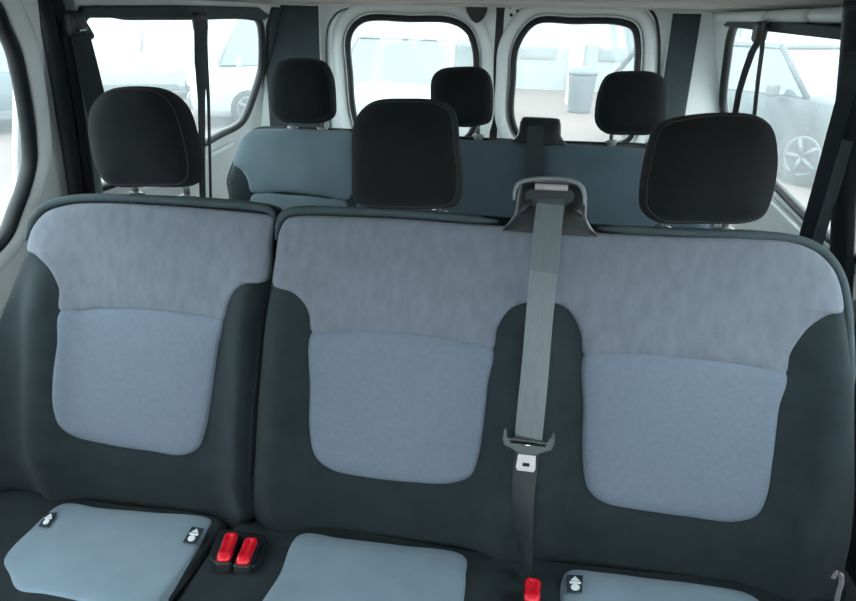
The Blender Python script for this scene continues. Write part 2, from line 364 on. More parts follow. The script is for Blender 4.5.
# ------------------------------------------------------------------ seats
def frame_back(Y, Z, rec=17):
    r = RAD(rec); return Frame((0, Y, Z), (1, 0, 0), (0, sin(r), cos(r)), (0, -cos(r), sin(r)))
B2 = frame_back(1.06, .98)
def settle(fr, trace, Hf, dh):
    out = []
    for q in trace:
        p = fr.px(*q, dh)
        for _ in range(4): p = fr.px(*q, Hf(*p)+dh)
        out.append(p)
    return out
def pad(fr, trace, Hf, puff=.012, tuck=.003, r=.013, n=180, c=None, traced=True, T=24):
    t = settle(fr, trace, Hf, .004) if traced else trace
    puff *= .62; puff += .0015
    o = spline(t, n)
    if c is None: c = (sum(p[0] for p in o)/n, sum(p[1] for p in o)/n)
    else: c = fr.px(*c)
    return rings(fr, o, c, lambda x, u, d: Hf(x, u) + .0025 + puff*(1-exp(-d/r)) - tuck*gs(d, .002), T, n, back=[(0.0, Hf(*c)-.03)])
def seatH(cs, bolster=.048):
    """height field of a backrest front; cs = list of (centre x, half width)"""
    def H(x, u):
        h = 0
        for xc, w in cs:
            dx = abs(x-xc)/w
            side_ = gs(dx-.82, .19)
            h = max(h, bolster*side_*sstep(-.03, -.22, u)*(1-.35*sstep(-.42, -.62, u)))
        h -= .050*sstep(-.46, -.62, u)
        return h
    return H
def shell(fr, trace, Hf, c, name, m, parent, extra=None, n=260, th=.085):
    o = spline(settle(fr, trace, Hf, -.022), n); c = fr.px(*c)
    def hf(x, u, d):
        h = Hf(x, u) - .034*gs(d, .016)
        if extra: h += extra(x, u)
        return h
    vs, fs = rings(fr, o, c, hf, 54, n, back=[(.002, -.055), (.001, -th+.01), (-.012, -th)])
    return obj(name, vs, fs, m, parent)
def headrest(fr, trace, depth, parent, posts, base_px, hoff=.0, n=96, m=HEAD):
    o = spline([fr.px(*p) for p in trace], n); o = offset_outline(o, -.0025)
    c = (sum(p[0] for p in o)/n, sum(p[1] for p in o)/n); T = 16; vs = []; fs = []
    for sg in (1, -1):
        for i in range(T):
            q = cos(pi/2*i/T)**.8 if i else 1
            for x, u in o:
                X, U = c[0]+(x-c[0])*q, c[1]+(u-c[1])*q
                h = (depth/2)*(1-q**3.2)**.42 if q < 1 else 0
                vs.append(fr.pt(X, U, hoff+sg*h + .10*min(0, 0)))
        vs.append(fr.pt(*c, hoff+sg*depth/2))
    M1 = n*T+1
    for s_ in (0, 1):
        k0 = s_*M1
        for i in range(T-1):
            for k in range(n): fs.append((k0+i*n+k, k0+i*n+(k+1) % n, k0+(i+1)*n+(k+1) % n, k0+(i+1)*n+k))
        for k in range(n): fs.append((k0+(T-1)*n+k, k0+(T-1)*n+(k+1) % n, k0+T*n))
    # weld the two halves along the outline
    fs = [tuple((v-M1 if M1 <= v < M1+n else v) for v in f) for f in fs]
    # moulded seam line round the side: done by a thin piping
    hr = obj('headrest', vs, fs, m, parent)
    pip = MB(); po = offset_outline(o, -.0075)
    pip_o = [fr.pt(x, u, hoff+depth*.335) for x, u in po]; 
    q_ = .93; ro = [(c[0]+(x-c[0])*q_, c[1]+(u-c[1])*q_) for x, u in o]
    ring_tube('headrest_piping', fr, ro, .0026, .0026, HEAD2, h=hoff+depth*.2575, parent=hr)
    for (px_, py_), foot in posts:
        x, u = fr.px(px_, py_-6, 0); xb, ub = fr.px(px_, foot, 0)
        top = fr.pt(x, u+.03, hoff); bot = fr.pt(xb, ub-.05, -.03)
        p = MB(); p.tube([top, top.lerp(bot, .4), bot], .0055, 12); p.build('headrest_post', POST, hr, True)
        s = MB(); base = fr.pt(xb, ub-.002, -.014); ax = fr.eu
        s.lathe(base, ax, [(.009, -.03), (.014, -.006), (.0165, 0), (.0155, .003), (.010, .005), (.006, .0055)], 20); s.build('post_sleeve', SLV, hr, True)
    return hr

# ---- single seat on the left
xL = -.475
H1 = seatH([(xL+.01, .245)])
seat1 = thing('single_seat', 'separate left seat of the front row, grey-blue cloth with charcoal bolsters, beside the sliding door', 'seat', (xL, .95, 0), 'grey and charcoal cloth seats')
tr1 = [(30, 238), (38, 212), (56, 199), (80, 194), (140, 195), (205, 198), (255, 203), (268, 206), (275, 212), (273, 235), (265, 290), (257, 350), (250, 420), (247, 480), (247, 540), (170, 548), (70, 530), (-30, 510), (-62, 480), (-46, 430), (-24, 370), (-1, 310), (18, 263)]
shell(B2, tr1, H1, (140, 350), 'backrest', DARK, seat1)
up1 = [(26, 250), (30, 230), (42, 214), (66, 205), (100, 203), (150, 205), (210, 209), (266, 215), (271, 217), (268, 240), (263, 281), (244, 284), (233, 292), (227, 305), (222, 321), (200, 317), (150, 311.5), (100, 310.5), (62, 312), (58, 288), (47, 268), (33, 254)]
obj('upper_panel', *pad(B2, up1, H1, .010, c=(150, 262)), FAB, seat1)['label'] = 'grey-blue shoulder panel'
cp1 = [(62, 310), (80, 308), (110, 307), (150, 308), (200, 314), (222, 319), (217, 350), (211, 395), (205, 430), (197, 449), (180, 456), (150, 452), (110, 446), (75, 438), (61, 427), (55, 410), (54, 380), (58, 345)]
obj('centre_panel', *pad(B2, cp1, H1, .014), FAB2, seat1)['label'] = 'pale blue-grey centre panel'
def edge_piping(parent, path, n=60, r=.0075):
    p = spline([B2.px(*q) for q in path], n, False); m = MB()
    m.tube([B2.pt(x, u, -.006) for x, u in p], [r*min(1, .35+min(i, n-1-i)/6) for i in range(n)], 12); m.build('edge_piping', RIMC, parent, True)['label'] = 'slate grey piping along the top edge, rim light put into its colour'
edge_piping(seat1, [(24, 240), (31, 220), (44, 206), (62, 200), (90, 197.5), (150, 199), (210, 203), (262, 208), (271, 213), (272, 225)])
HL = frame_back(1.075, 1.0, 10)
headrest(HL, [(111, 90), (148, 85), (168, 89), (184, 103), (195, 134), (201, 164), (200, 180), (192, 187), (153, 188), (115, 186), (104, 172), (97, 145), (96, 112)], .115, seat1, [((131, 190), 194), ((183, 190), 197)], None)
# ---- double bench
H2 = seatH([(.0, .255), (.455, .285)])
seat2 = thing('double_bench', 'two-person bench of the front row, grey-blue cloth with charcoal bolsters, right of the single seat', 'seat', (.24, .95, 0), 'grey and charcoal cloth seats')
tr2 = [(276, 230), (279, 214), (290, 207), (340, 207), (400, 209), (470, 215), (540, 220), (620, 226), (700, 229), (770, 232), (808, 238), (832, 252), (845, 278), (851, 310), (855, 350), (858, 420), (858, 500), (850, 560), (838, 600), (780, 640), (640, 625), (540, 605), (440, 580), (340, 560), (262, 545), (252, 520), (251, 470), (254, 410), (260, 340), (268, 280)]
xg = B2.px(527, 500)[0]
shell(B2, tr2, H2, (545, 380), 'backrest', DARK, seat2, extra=lambda x, u: -.008*gs(x-xg, .008)*sstep(-.30, -.42, u), n=340)
up2 = [(272, 285), (275, 255), (279, 230), (286, 219), (300, 216), (350, 217), (400, 219), (470, 224), (538, 229), (541, 232), (541, 300), (538, 303), (526, 303), (512, 308), (503, 318), (497, 330), (492, 350), (450, 341), (400, 335), (350, 333), (313, 334), (308, 314), (302, 302), (290, 292), (276, 288)]
obj('upper_panel', *pad(B2, up2, H2, .010, c=(400, 275), n=220), FAB, seat2)['label'] = 'grey-blue shoulder panel of the middle place'
cp2 = [(312, 332), (330, 329.5), (350, 329), (400, 331), (450, 337), (492, 347), (488, 385), (483, 430), (478, 460), (470, 477), (450, 484), (410, 483), (365, 478), (330, 470), (315, 458), (309, 435), (309, 390)]
obj('centre_panel', *pad(B2, cp2, H2, .014), FAB2, seat2)['label'] = 'pale blue-grey centre panel of the middle place'
up3 = [(543, 300), (543, 234), (546, 230), (600, 233), (680, 237), (750, 239), (795, 243), (820, 254), (836, 272), (843, 292), (844, 312), (830, 315), (812, 326), (800, 340), (791, 355), (785, 375), (740, 367), (680, 360), (630, 356), (585, 356), (581, 335), (574, 318), (565, 308), (556, 304), (546, 303)]
obj('upper_panel', *pad(B2, up3, H2, .010, c=(690, 295), n=220), FAB, seat2)['label'] = 'grey-blue shoulder panel of the right place'
cp3 = [(585, 353), (605, 351), (640, 352), (680, 355), (740, 362), (786, 372), (780, 410), (774, 460), (767, 500), (757, 517), (735, 523), (690, 518), (640, 511), (603, 503), (588, 490), (583, 465), (583, 410)]
obj('centre_panel', *pad(B2, cp3, H2, .014), FAB2, seat2)['label'] = 'pale blue-grey centre panel of the right place'
edge_piping(seat2, [(275, 240), (278, 222), (286, 212.5), (310, 210), (350, 211), (400, 213), (450, 217), (498, 221.5)], 40)
edge_piping(seat2, [(598, 228), (650, 231), (720, 234), (775, 237), (806, 242), (827, 254), (841, 274), (848, 300), (851, 340), (853, 400)], 60)
headrest(HL, [(372, 101), (410, 97), (442, 100), (456, 110), (461, 145), (464, 190), (458, 206), (440, 210), (410, 210), (370, 209), (355, 202), (352, 165), (355, 120)], .11, seat2, [((382, 212), 209), ((438, 214), 212)], None)
headrest(HL, [(670, 117), (715, 111), (755, 114), (771, 126), (777, 155), (772, 195), (762, 217), (745, 224), (700, 225), (655, 223), (640, 211), (638, 190), (646, 145), (655, 124)], .11, seat2, [((663, 229), 228), ((727, 231), 230)], None)

# shoulder belt outlet on top of the double bench
def belt_outlet(fr, parent, Lx, Rx, yb, yt, wt, rim, s=1.0):
    """dark moulded hump with a framed mouth for the webbing"""
    xl, ub = fr.px(Lx, yb); xr, _ = fr.px(Rx, yb); xm = (xl+xr)/2; ut = fr.px((Lx+Rx)/2, yt)[1]
    vs = []; fs = []; K = 20; hw = (xr-xl)/2
    secs = [(-.03, 1.0, .050), (.0, .97, .050), (.14, .82, .050), (.32, .71, .048), (.75, .68, .042), (.93, .63, .032), (1.0, .54, .014)]
    H = ut-ub
    for t, wq, dp in secs:
        for k in range(K):
            a = 2*pi*k/K; ca, sa = cos(a), sin(a); e = .45
            vs.append(fr.pt(xm + hw*wq*(abs(ca)**e)*(1 if ca > 0 else -1), ub+H*t, -.03 + dp*(abs(sa)**e)*(1 if sa > 0 else -1)))
    for i in range(len(secs)-1):
        for k in range(K): fs.append((i*K+k, i*K+(k+1) % K, (i+1)*K+(k+1) % K, (i+1)*K+k))
    fs += [tuple(range(K))[::-1], tuple(range((len(secs)-1)*K, len(secs)*K))]
    b = obj('belt_outlet', vs, fs, BLKP, parent)
    return b, xm, hw, ub, H
bo, xm, hw, ub, Hh = belt_outlet(B2, seat2, 498, 602, 229, 181, 58, True)
def on(fr, pts, h): return [fr.pt(*fr.px(a, b, h), h) for a, b in pts]
rim = MB(); path = [(514, 200), (515, 190), (519, 183), (528, 180), (550, 178.5), (573, 181), (581, 186), (584, 194), (584, 205)]
sp = spline([B2.px(a, b, .022) for a, b in path], 40, False)
rim.tube([B2.pt(x, u, .022) for x, u in sp], [.002+.0018*min(1, min(i, 39-i)/6) for i in range(40)], 10); rim.build('outlet_rim', GREYP, bo, True)
mo = MB(); q = spline([B2.px(a, b, .026) for a, b in [(527, 190), (548, 187), (572, 190), (574, 198), (566, 206), (548, 208), (532, 206), (525, 198)]], 40)
o_ = plate('outlet_mouth', B2, q, [], .006, RUB, bo, bev=.002, h0=.024)
rb = MB(); a, b = on(B2, [(535, 186.5), (568, 188)], .028); rb.tube([a, b], .0052, 12); rb.build('guide_bar', mat('pinkish_guide_bar', (.33, .29, .30), .4, noise=.1), bo, True)
for sx in ((520, 214, 531, 200), (571, 205, 582, 216)):
    a = on(B2, [(sx[0], sx[1]), (sx[2], sx[3])], .026); rb = MB(); rb.tube(a, .004, 8); rb.build('guide_rib', BLKP, bo, True)

# ---- cushions
tilt = RAD(9)
CF = Frame((0, .84, .435), (1, 0, 0), (0, -cos(tilt), sin(tilt)), (0, sin(tilt), cos(tilt)))   # u runs forward
def cushion(outline, c, name, parent, H, m, n=220, th=.13):
    o = spline(outline, n)
    vs, fs = rings(CF, o, c, lambda x, u, d: H(x, u)-.014*gs(d, .009), 40, n, back=[(.002, -.05), (.0, -th+.02), (-.02, -th)])
    return obj(name, vs, fs, m, parent)
def rr(x0, u0, x1, u1, r): return [(x0+r, u0), ((x0+x1)/2, u0), (x1-r, u0), (x1, u0+r), (x1, (u0+u1)/2), (x1, u1-r), (x1-r, u1), ((x0+x1)/2, u1+.006), (x0+r, u1), (x0, u1-r), (x0, (u0+u1)/2), (x0, u0+r)]
def HC(cs):
    def H(x, u):
        h = 0
        for xc, w in cs: h = max(h, .014*gs(abs(x-xc)/w-.85, .2)*sstep(0, .15, u))
        return h
    return H
xs = CF.px(216, 540)[0]
HC1 = HC([(-.50, .24)]); HC2 = HC([(0, .22), (.47, .23)])
cushion(rr(-.80, -.09, xs-.004, .46, .03), (-.52, .19), 'seat_cushion', seat1, HC1, DARK)
cushion(rr(xs+.004, -.09, .76, .46, .03), (.26, .19), 'seat_cushion', seat2, HC2, DARK, 300)
ci1 = [(62, 503), (100, 507), (150, 511), (211, 518), (207, 530), (190, 560), (160, 600), (148, 618), (120, 614), (85, 601), (45, 592), (18, 588), (9, 572), (4, 557), (30, 528)]
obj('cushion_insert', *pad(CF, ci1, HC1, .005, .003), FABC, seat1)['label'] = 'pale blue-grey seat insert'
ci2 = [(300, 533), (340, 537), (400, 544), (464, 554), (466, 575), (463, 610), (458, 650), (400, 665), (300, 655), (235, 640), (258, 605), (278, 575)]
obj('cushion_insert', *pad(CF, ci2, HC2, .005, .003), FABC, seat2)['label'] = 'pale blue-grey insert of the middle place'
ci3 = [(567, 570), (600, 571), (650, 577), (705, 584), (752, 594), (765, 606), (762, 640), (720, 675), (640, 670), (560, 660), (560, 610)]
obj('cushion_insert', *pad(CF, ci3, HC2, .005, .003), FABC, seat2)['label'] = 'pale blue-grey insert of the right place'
# plinth and legs under the cushions
for par, x0, x1 in ((seat1, -.76, xs-.03), (seat2, xs+.03, .72)):
    MB().box(((x0+x1)/2, .62, .30), (x1-x0, .38, .09), bev=.012).build('seat_frame', BLKP, par)
    for x in (x0+.06, x1-.06):
        for y in (.48, .78): MB().box((x, y, .13), (.045, .045, .26), bev=.006).build('seat_leg', BLKP, par)
# child-seat anchor tags sewn to the cushions
def iso_tag(parent, quad, ic):
    h = .012
    c = [CF.px(a, b, h) for a, b in quad]; cx = sum(p[0] for p in c)/4; cu = sum(p[1] for p in c)/4
    t = plate('anchor_tag', CF, c, [], .003, TAGB, parent, bev=.0008, h0=h)
    t['label'] = 'small black tag with a white child-seat symbol'
    A = V((c[1][0]-c[0][0], c[1][1]-c[0][1])); Bv = V((c[3][0]-c[0][0], c[3][1]-c[0][1]))
    def P(s, q): return CF.pt(c[0][0]+A.x*s+Bv.x*q, c[0][1]+A.y*s+Bv.y*q, h+.0022)
    m = MB()
    def poly(L): k = [P(*p) for p in L]; m.add(k+[p-CF.n*.001 for p in k], [tuple(range(len(k)))]+[(i, (i+1) % len(k), len(k)+(i+1) % len(k), len(k)+i) for i in range(len(k))])
    poly([(.5+.27*cos(2*pi*k/14), .75+.19*sin(2*pi*k/14)) for k in range(14)])
    poly([(.15, .42), (.85, .42), (.85, .54), (.15, .54)])
    poly([(.22, .36), (.50, .10), (.78, .36)])
    m.build('symbol', TAGW, t)
iso_tag(seat1, [(47, 513), (57, 513), (49, 526), (39, 526)], None)
iso_tag(seat1, [(192, 527), (204, 529), (196, 543), (183, 542)], None)
iso_tag(seat2, [(567, 575), (583, 576), (582, 592), (567, 592)], None)

# ---- rear bench
B3 = frame_back(1.905, .985)
seat3 = thing('rear_bench', 'three-person bench of the back row in teal-blue cloth, below the rear door windows', 'seat', (-.02, 1.8, 0))
x3 = [B3.px(*p) for p in [(225, 200), (222, 180), (229, 158), (237, 138), (249, 127), (270, 125), (330, 127), (400, 131), (470, 136), (540, 139), (600, 141), (650, 143)]]
x3 += [(.60, .0), (.66, -.03), (.70, -.12), (.72, -.3), (.72, -.52), (.60, -.60), (0, -.60), (-.62, -.60), (-.76, -.52), (-.76, -.35)]
o = spline(x3, 300); H3 = seatH([(-.475, .24), (0, .23), (.46, .25)], .02)
vs, fs = rings(B3, o, (0, -.28), lambda x, u, d: H3(x, u)-.035*gs(d, .02), 44, 300, back=[(.005, -.05), (.004, -.075), (-.012, -.085)])
obj('backrest', vs, fs, DARK, seat3)
def pad3(tr, c=None, puff=.01, m=FABR, name='upper_panel', lab=None):
    o = obj(name, *pad(B3, tr, H3, puff, c=c, T=18), m, seat3)
    if lab: o['label'] = lab
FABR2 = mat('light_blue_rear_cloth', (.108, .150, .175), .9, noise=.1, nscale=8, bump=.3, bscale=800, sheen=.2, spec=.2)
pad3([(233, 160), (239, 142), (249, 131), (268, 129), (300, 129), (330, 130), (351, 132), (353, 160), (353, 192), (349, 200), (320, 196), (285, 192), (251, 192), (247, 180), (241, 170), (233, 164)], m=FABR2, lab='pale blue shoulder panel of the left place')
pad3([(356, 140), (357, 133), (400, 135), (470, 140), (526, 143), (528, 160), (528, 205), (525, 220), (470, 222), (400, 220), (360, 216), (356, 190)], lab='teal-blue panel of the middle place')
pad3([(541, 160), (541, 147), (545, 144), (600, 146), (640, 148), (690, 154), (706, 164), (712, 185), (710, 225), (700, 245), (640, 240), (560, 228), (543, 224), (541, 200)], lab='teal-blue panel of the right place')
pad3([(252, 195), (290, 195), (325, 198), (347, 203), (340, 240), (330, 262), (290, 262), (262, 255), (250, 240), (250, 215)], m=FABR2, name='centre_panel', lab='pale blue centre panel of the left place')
HR3 = frame_back(1.915, 1.0, 10)
h3 = [([(280, 61), (303, 57), (325, 61), (333, 74), (336, 98), (335, 116), (325, 123), (303, 124), (282, 122), (273, 112), (271, 95), (273, 72)], [((291, 125), 127), ((321, 125), 128)]),
      ([(440, 69), (461, 66), (484, 68), (492, 78), (494, 105), (491, 122), (478, 127), (461, 128), (440, 125), (432, 112), (430, 95), (432, 77)], [((449, 130), 134), ((478, 130), 135)]),
      ([(607, 74), (632, 70), (658, 73), (667, 83), (668, 108), (664, 128), (652, 135), (630, 136), (605, 134), (595, 124), (594, 110), (599, 86)], [((612, 138), 141), ((652, 139), 143)])]
for tr, po in h3: headrest(HR3, tr, .11, seat3, po, None, n=72)
bo3, *_ = belt_outlet(B3, seat3, 508, 570, 142, 116, 40, False)
C3 = V((0, 1.62, .38))
CF_save = CF; CF = Frame((0, 1.70, .425), (1, 0, 0), (0, -cos(RAD(5)), sin(RAD(5))), (0, sin(RAD(5)), cos(RAD(5))))
cushion(rr(-.74, -.10, .72, .40, .03), (0, .16), 'seat_cushion', seat3, HC([(-.47, .24), (0, .22), (.47, .23)]), DARK, 200)
CF = CF_save
MB().box((-.01, 1.52, .29), (1.36, .34, .09), bev=.012).build('seat_frame', BLKP, seat3)
for x in (-.6, 0, .6):
    for y in (1.40, 1.64): MB().box((x, y, .125), (.045, .045, .25), bev=.006).build('seat_leg', BLKP, seat3)

# ------------------------------------------------------------------ seat belts
def tongue(parent, O, across, down, nrm, s=1.0):
    fr = Frame(O, across, down, nrm)
    g = [(-.036, -.018), (-.033, -.003), (.033, -.003), (.037, -.018), (.041, -.017), (.041, .0), (.037, .010), (.018, .018), (.014, .022), (-.014, .022), (-.018, .018), (-.037, .010), (-.041, .0), (-.040, -.017)]
    g = [(x*s, u*s) for x, u in g]
    tg = plate('tongue_grip', fr, g, [rrect(-.028*s, .0005, .028*s, .0045*s, .0018, 3)], .009, mat('grey_tongue_grip', (.055, .066, .070), .4, noise=.1), parent, bev=.002, h0=.004)
    tb = [(-.019, .014), (-.014, .020), (-.0155, .045), (-.013, .050), (.013, .050), (.0155, .045), (.014, .020), (.019, .014), (.015, .012), (-.015, .012)]
    plate('tongue_plate', fr, [(x*s, u*s) for x, u in tb], [rrect(-.0055*s, .036*s, .0055*s, .042*s, .001, 3)], .0035, PALEM, tg, bev=.001, h0=.0045)
    st = MB(); st.box(fr.pt(0, .005*s, .010), (.008, .003, .003), bev=.0006); st.build('webbing_stop', CHR, tg)
belt = thing('seat_belt', 'light grey shoulder belt hanging down the middle of the two-person bench', 'seat belt', B2.pt(*B2.px(541, 210), 0), 'seat belts')
cl = spline([(552, 196), (549, 215), (545, 260), (540, 310), (535, 370), (530, 420), (528, 441)], 30, False)
pts = []
for i, (a, b) in enumerate(cl):
    h = .036 + .026*min(1, i/9) + .006*sin(pi*i/29) - (.018 if i == 0 else 0)
    pts.append(B2.pt(*B2.px(a, b, h), h))
tw = V((1, -.25, 0))
m = MB(); m.strap(pts, [.044+.001*sin(i*.3) for i in range(30)], tw, B2.n); m.build('webbing', WEB, belt, False)['label'] = 'pale grey upper webbing'
O = pts[-1]+B2.n*.004; dn = (pts[-1]-pts[-4]).normalized()
tongue(belt, O - dn*.002, (pts[-1]-pts[-2]).cross(B2.n).normalized() * (1 if (pts[-1]-pts[-2]).cross(B2.n).x > 0 else -1), dn, B2.n)
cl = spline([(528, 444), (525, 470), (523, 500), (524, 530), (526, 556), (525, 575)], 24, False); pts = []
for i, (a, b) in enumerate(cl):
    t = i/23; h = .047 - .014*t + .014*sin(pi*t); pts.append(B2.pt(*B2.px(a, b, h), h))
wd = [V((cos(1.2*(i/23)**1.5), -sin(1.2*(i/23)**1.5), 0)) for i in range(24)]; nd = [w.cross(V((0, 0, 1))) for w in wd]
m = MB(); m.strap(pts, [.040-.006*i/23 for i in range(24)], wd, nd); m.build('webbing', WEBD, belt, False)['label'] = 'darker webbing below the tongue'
# rear-row centre belt
b3 = thing('seat_belt', 'dark centre belt lying down the back row bench from its outlet', 'seat belt', B3.pt(*B3.px(536, 142), 0), 'seat belts')
cl = spline([(536, 126), (535, 140), (534, 165), (533, 200), (531, 240)], 14, False)
m = MB(); m.strap([B3.pt(*B3.px(a, b, .03), .03) for a, b in cl], .045, (1, 0, 0), B3.n); m.build('webbing', WEBD, b3)

def buckle(O, across, fwd, nrm, w, l, label, hgt=.012):
    """red button in a black housing; the button is visible from above"""
    fr = Frame(O, across, fwd, nrm)
    t = thing('belt_buckle', label, 'seat belt buckle', fr.pt(0, 0, 0), 'red seat belt buckles')
    plate('housing', fr, rrect(-w/2-.004, -.006, w/2+.004, l+.004, .007), [], .020, BLKP, t, bev=.003, h0=hgt-.013)
    vs, fs = rings(fr, spline([(-w/2+.003, 0), (0, -.001), (w/2-.003, 0), (w/2, .004), (w/2, l/2), (w/2, l-.004), (w/2-.003, l), (0, l+.001), (-w/2+.003, l), (-w/2, l-.004), (-w/2, l/2), (-w/2, .004)], 80), (0, l/2),
                   lambda x, u, d: hgt + .007*(1-exp(-d/.003)) - .0035*gs(x, w*.25)*sstep(l*.10, l*.2, u)*(1-sstep(l*.72, l*.85, u)), 24, 80, back=[(0, hgt-.006)])
    obj('release_button', vs, fs, RED, t)
    sl = MB(); sl.add([fr.pt(-w*.38, -.004, hgt+.001), fr.pt(w*.38, -.004, hgt+.001), fr.pt(w*.38, -.0015, hgt+.001), fr.pt(-w*.38, -.0015, hgt+.001), fr.pt(-w*.38, -.004, hgt-.001), fr.pt(w*.38, -.004, hgt-.001), fr.pt(w*.38, -.0015, hgt-.001), fr.pt(-w*.38, -.0015, hgt-.001)], [(0, 1, 2, 3), (4, 5, 6, 7), (0, 1, 5, 4), (1, 2, 6, 5), (2, 3, 7, 6), (3, 0, 4, 7)])
    sl.build('tongue_slot', RUB, t)
    return t
def cpt(a, b, h=0): return CF.pt(*CF.px(a, b, h), h)
# pocket the pair sits in
pk = plate('buckle_pocket', CF, spline([CF.px(*p, .006) for p in [(222, 533), (245, 535), (264, 538), (266, 545), (258, 566), (250, 571), (228, 568), (212, 564), (210, 557), (216, 541)]], 60), [], .006, RUB, seat2, bev=.002, h0=.010)
for (a0, b0, a1, b1, lab, w) in ((232, 536, 223, 562, 'red belt buckle standing left of its twin in the strip right of the single seat', .022), (252, 541, 242, 565, 'red belt buckle standing right of its twin, next to the middle cushion insert', .022)):
    p, q = cpt(a0, b0, .02), cpt(a1, b1, .02); f = (q-p); 
    buckle(p, CF.n.cross(f) * -1, f, CF.n, w, f.length, lab, .004)
p, q = cpt(533, 582, .03), cpt(531, 612, .03); f = q-p
buckle(p, CF.n.cross(f)*-1, f, CF.n, .024, .05, 'single red belt buckle at the foot of the hanging centre belt', .004)

# wall-hung belts
def hang(label, topP, pts, w, wd, nd, m=WEBD, anchor=True, n=18, loop=None):
    t = thing('seat_belt', label, 'seat belt', topP, 'seat belts')
    if anchor:
        MB().box(topP, (.026, .055, .050), bev=.010).build('upper_anchor', BLKP, t)
        a = MB(); a.tube([V(topP)+V((0, .024, -.018)), V(topP)+V((0, -.024, -.018))], .004, 10); a.build('anchor_ring', CHR, t, True)
    for P_, ww, wdd, ndd in pts:
        s = MB(); s.strap(P_, ww, wdd, ndd); s.build('webbing', m, t)
    return t
def lpt(fr, a, b, h): return fr.pt(*fr.px(a, b, h), h)
# left, row 3 (straight belt, two runs, in front of the window)
A = lpt(LF, 200, 22, .035)
hang('dark belt hanging straight down across the left rear side window', A, [
    ([lpt(LF, 201, 20, .05), lpt(LF, 201, 60, .05), lpt(LF, 201.5, 100, .05), lpt(LF, 202, 165, .05), lpt(LF, 203, 215, .05)], [.060, .058, .034, .032, .032], (.15, 1, 0), (1, -.15, 0)),
    ([lpt(LF, 204, 20, .035), lpt(LF, 206, 60, .035), lpt(LF, 208.5, 100, .035), lpt(LF, 210, 165, .035), lpt(LF, 211, 215, .035)], [.022, .022, .016, .015, .015], (.1, 1, 0), (1, -.1, 0))], 0, 0, 0)
# left, row 2 (wide belt from pillar behind the headrest)
A = lpt(LF, 74, 24, .03)
t = hang('wide dark belt from the pillar loop behind the left headrest', A, [
    ([lpt(LF, 80, 34, .045), lpt(LF, 86, 60, .05), lpt(LF, 93, 90, .055), lpt(LF, 101, 130, .06), lpt(LF, 110, 175, .065)], [.046, .052, .055, .052, .05], (.25, 1, 0), (1, -.25, 0))], 0, 0, 0)
c = MB().add(*rings(LF, spline([LF.px(*p, .03) for p in [(66, 16), (73, 12), (82, 17), (89, 28), (92, 37), (86, 41), (74, 38), (66, 28)]], 60), LF.px(77, 27, .03), lambda x, u, d: .03+.014*(1-exp(-d/.006)), 12, 60, back=[(0, .01)])).build('belt_loop', BLKP, t, True)
a = MB(); a.tube([lpt(LF, 80, 31, .052), lpt(LF, 87, 28.5, .052)], .003, 8); a.build('loop_pin', CHR, c, True)
# right, row 3
A = lpt(RF, 760, 32, .03)
t = hang('thin dark belt forking from its anchor over the right side window', A, [
    ([lpt(RF, 759, 40, .045), lpt(RF, 752, 52, .045), lpt(RF, 745, 72, .045), lpt(RF, 739, 92, .045), lpt(RF, 733, 125, .045)], .024, (-.5, 1, 0), (-1, -.5, 0)),
    ([lpt(RF, 764, 22, .038), lpt(RF, 762, 50, .04), lpt(RF, 758, 80, .04), lpt(RF, 755, 108, .04), lpt(RF, 750, 150, .04)], .020, (-.2, 1, 0), (-1, -.2, 0))], 0, 0, 0)
# right, row 2: two diagonal straps by the pillar
A = lpt(RF, 849, 90, .04)
hang('black diagonal belt slanting from the right front pillar to behind the bench', A, [
    ([lpt(RF, 857, 52, .05), lpt(RF, 848, 88, .055), lpt(RF, 836, 130, .055), lpt(RF, 822, 180, .055), lpt(RF, 806, 236, .055), lpt(RF, 800, 258, .055)], .042, (-.3, 1, 0), (-1, -.3, 0))], 0, 0, 0, anchor=False)
hang('grey strap behind the black diagonal belt at the right front pillar', lpt(RF, 846, 140, .02), [
    ([lpt(RF, 846, 140, .03), lpt(RF, 838, 170, .03), lpt(RF, 828, 205, .03), lpt(RF, 818, 240, .03), lpt(RF, 812, 260, .03)], .040, (-.2, 1, 0), (-1, -.2, 0))], 0, 0, 0, m=WEB, anchor=False)
# small curved strap end by the right foot of the bench
hk = MB(); fr = Frame((.0, .62, 0), (1, 0, 0), (0, 0, 1), (0, -1, 0))
hk_p = [fr.pt(*fr.px(a, b)) for a, b in [(833, 577), (835, 573), (838, 572), (841, 575), (841, 583), (838, 592), (836, 603), (835, 618)]]
hk.strap([p for p in hk_p], .006, (.6, .8, 0), (.8, -.6, .1), th=.003)
tag(hk.build('release_strap', mat('greyish_release_strap', (.11, .10, .11), .5, noise=.1), base=hk_p[-1]), 'thin grey hooked strap end at the lower right corner beside the bench', 'strap')
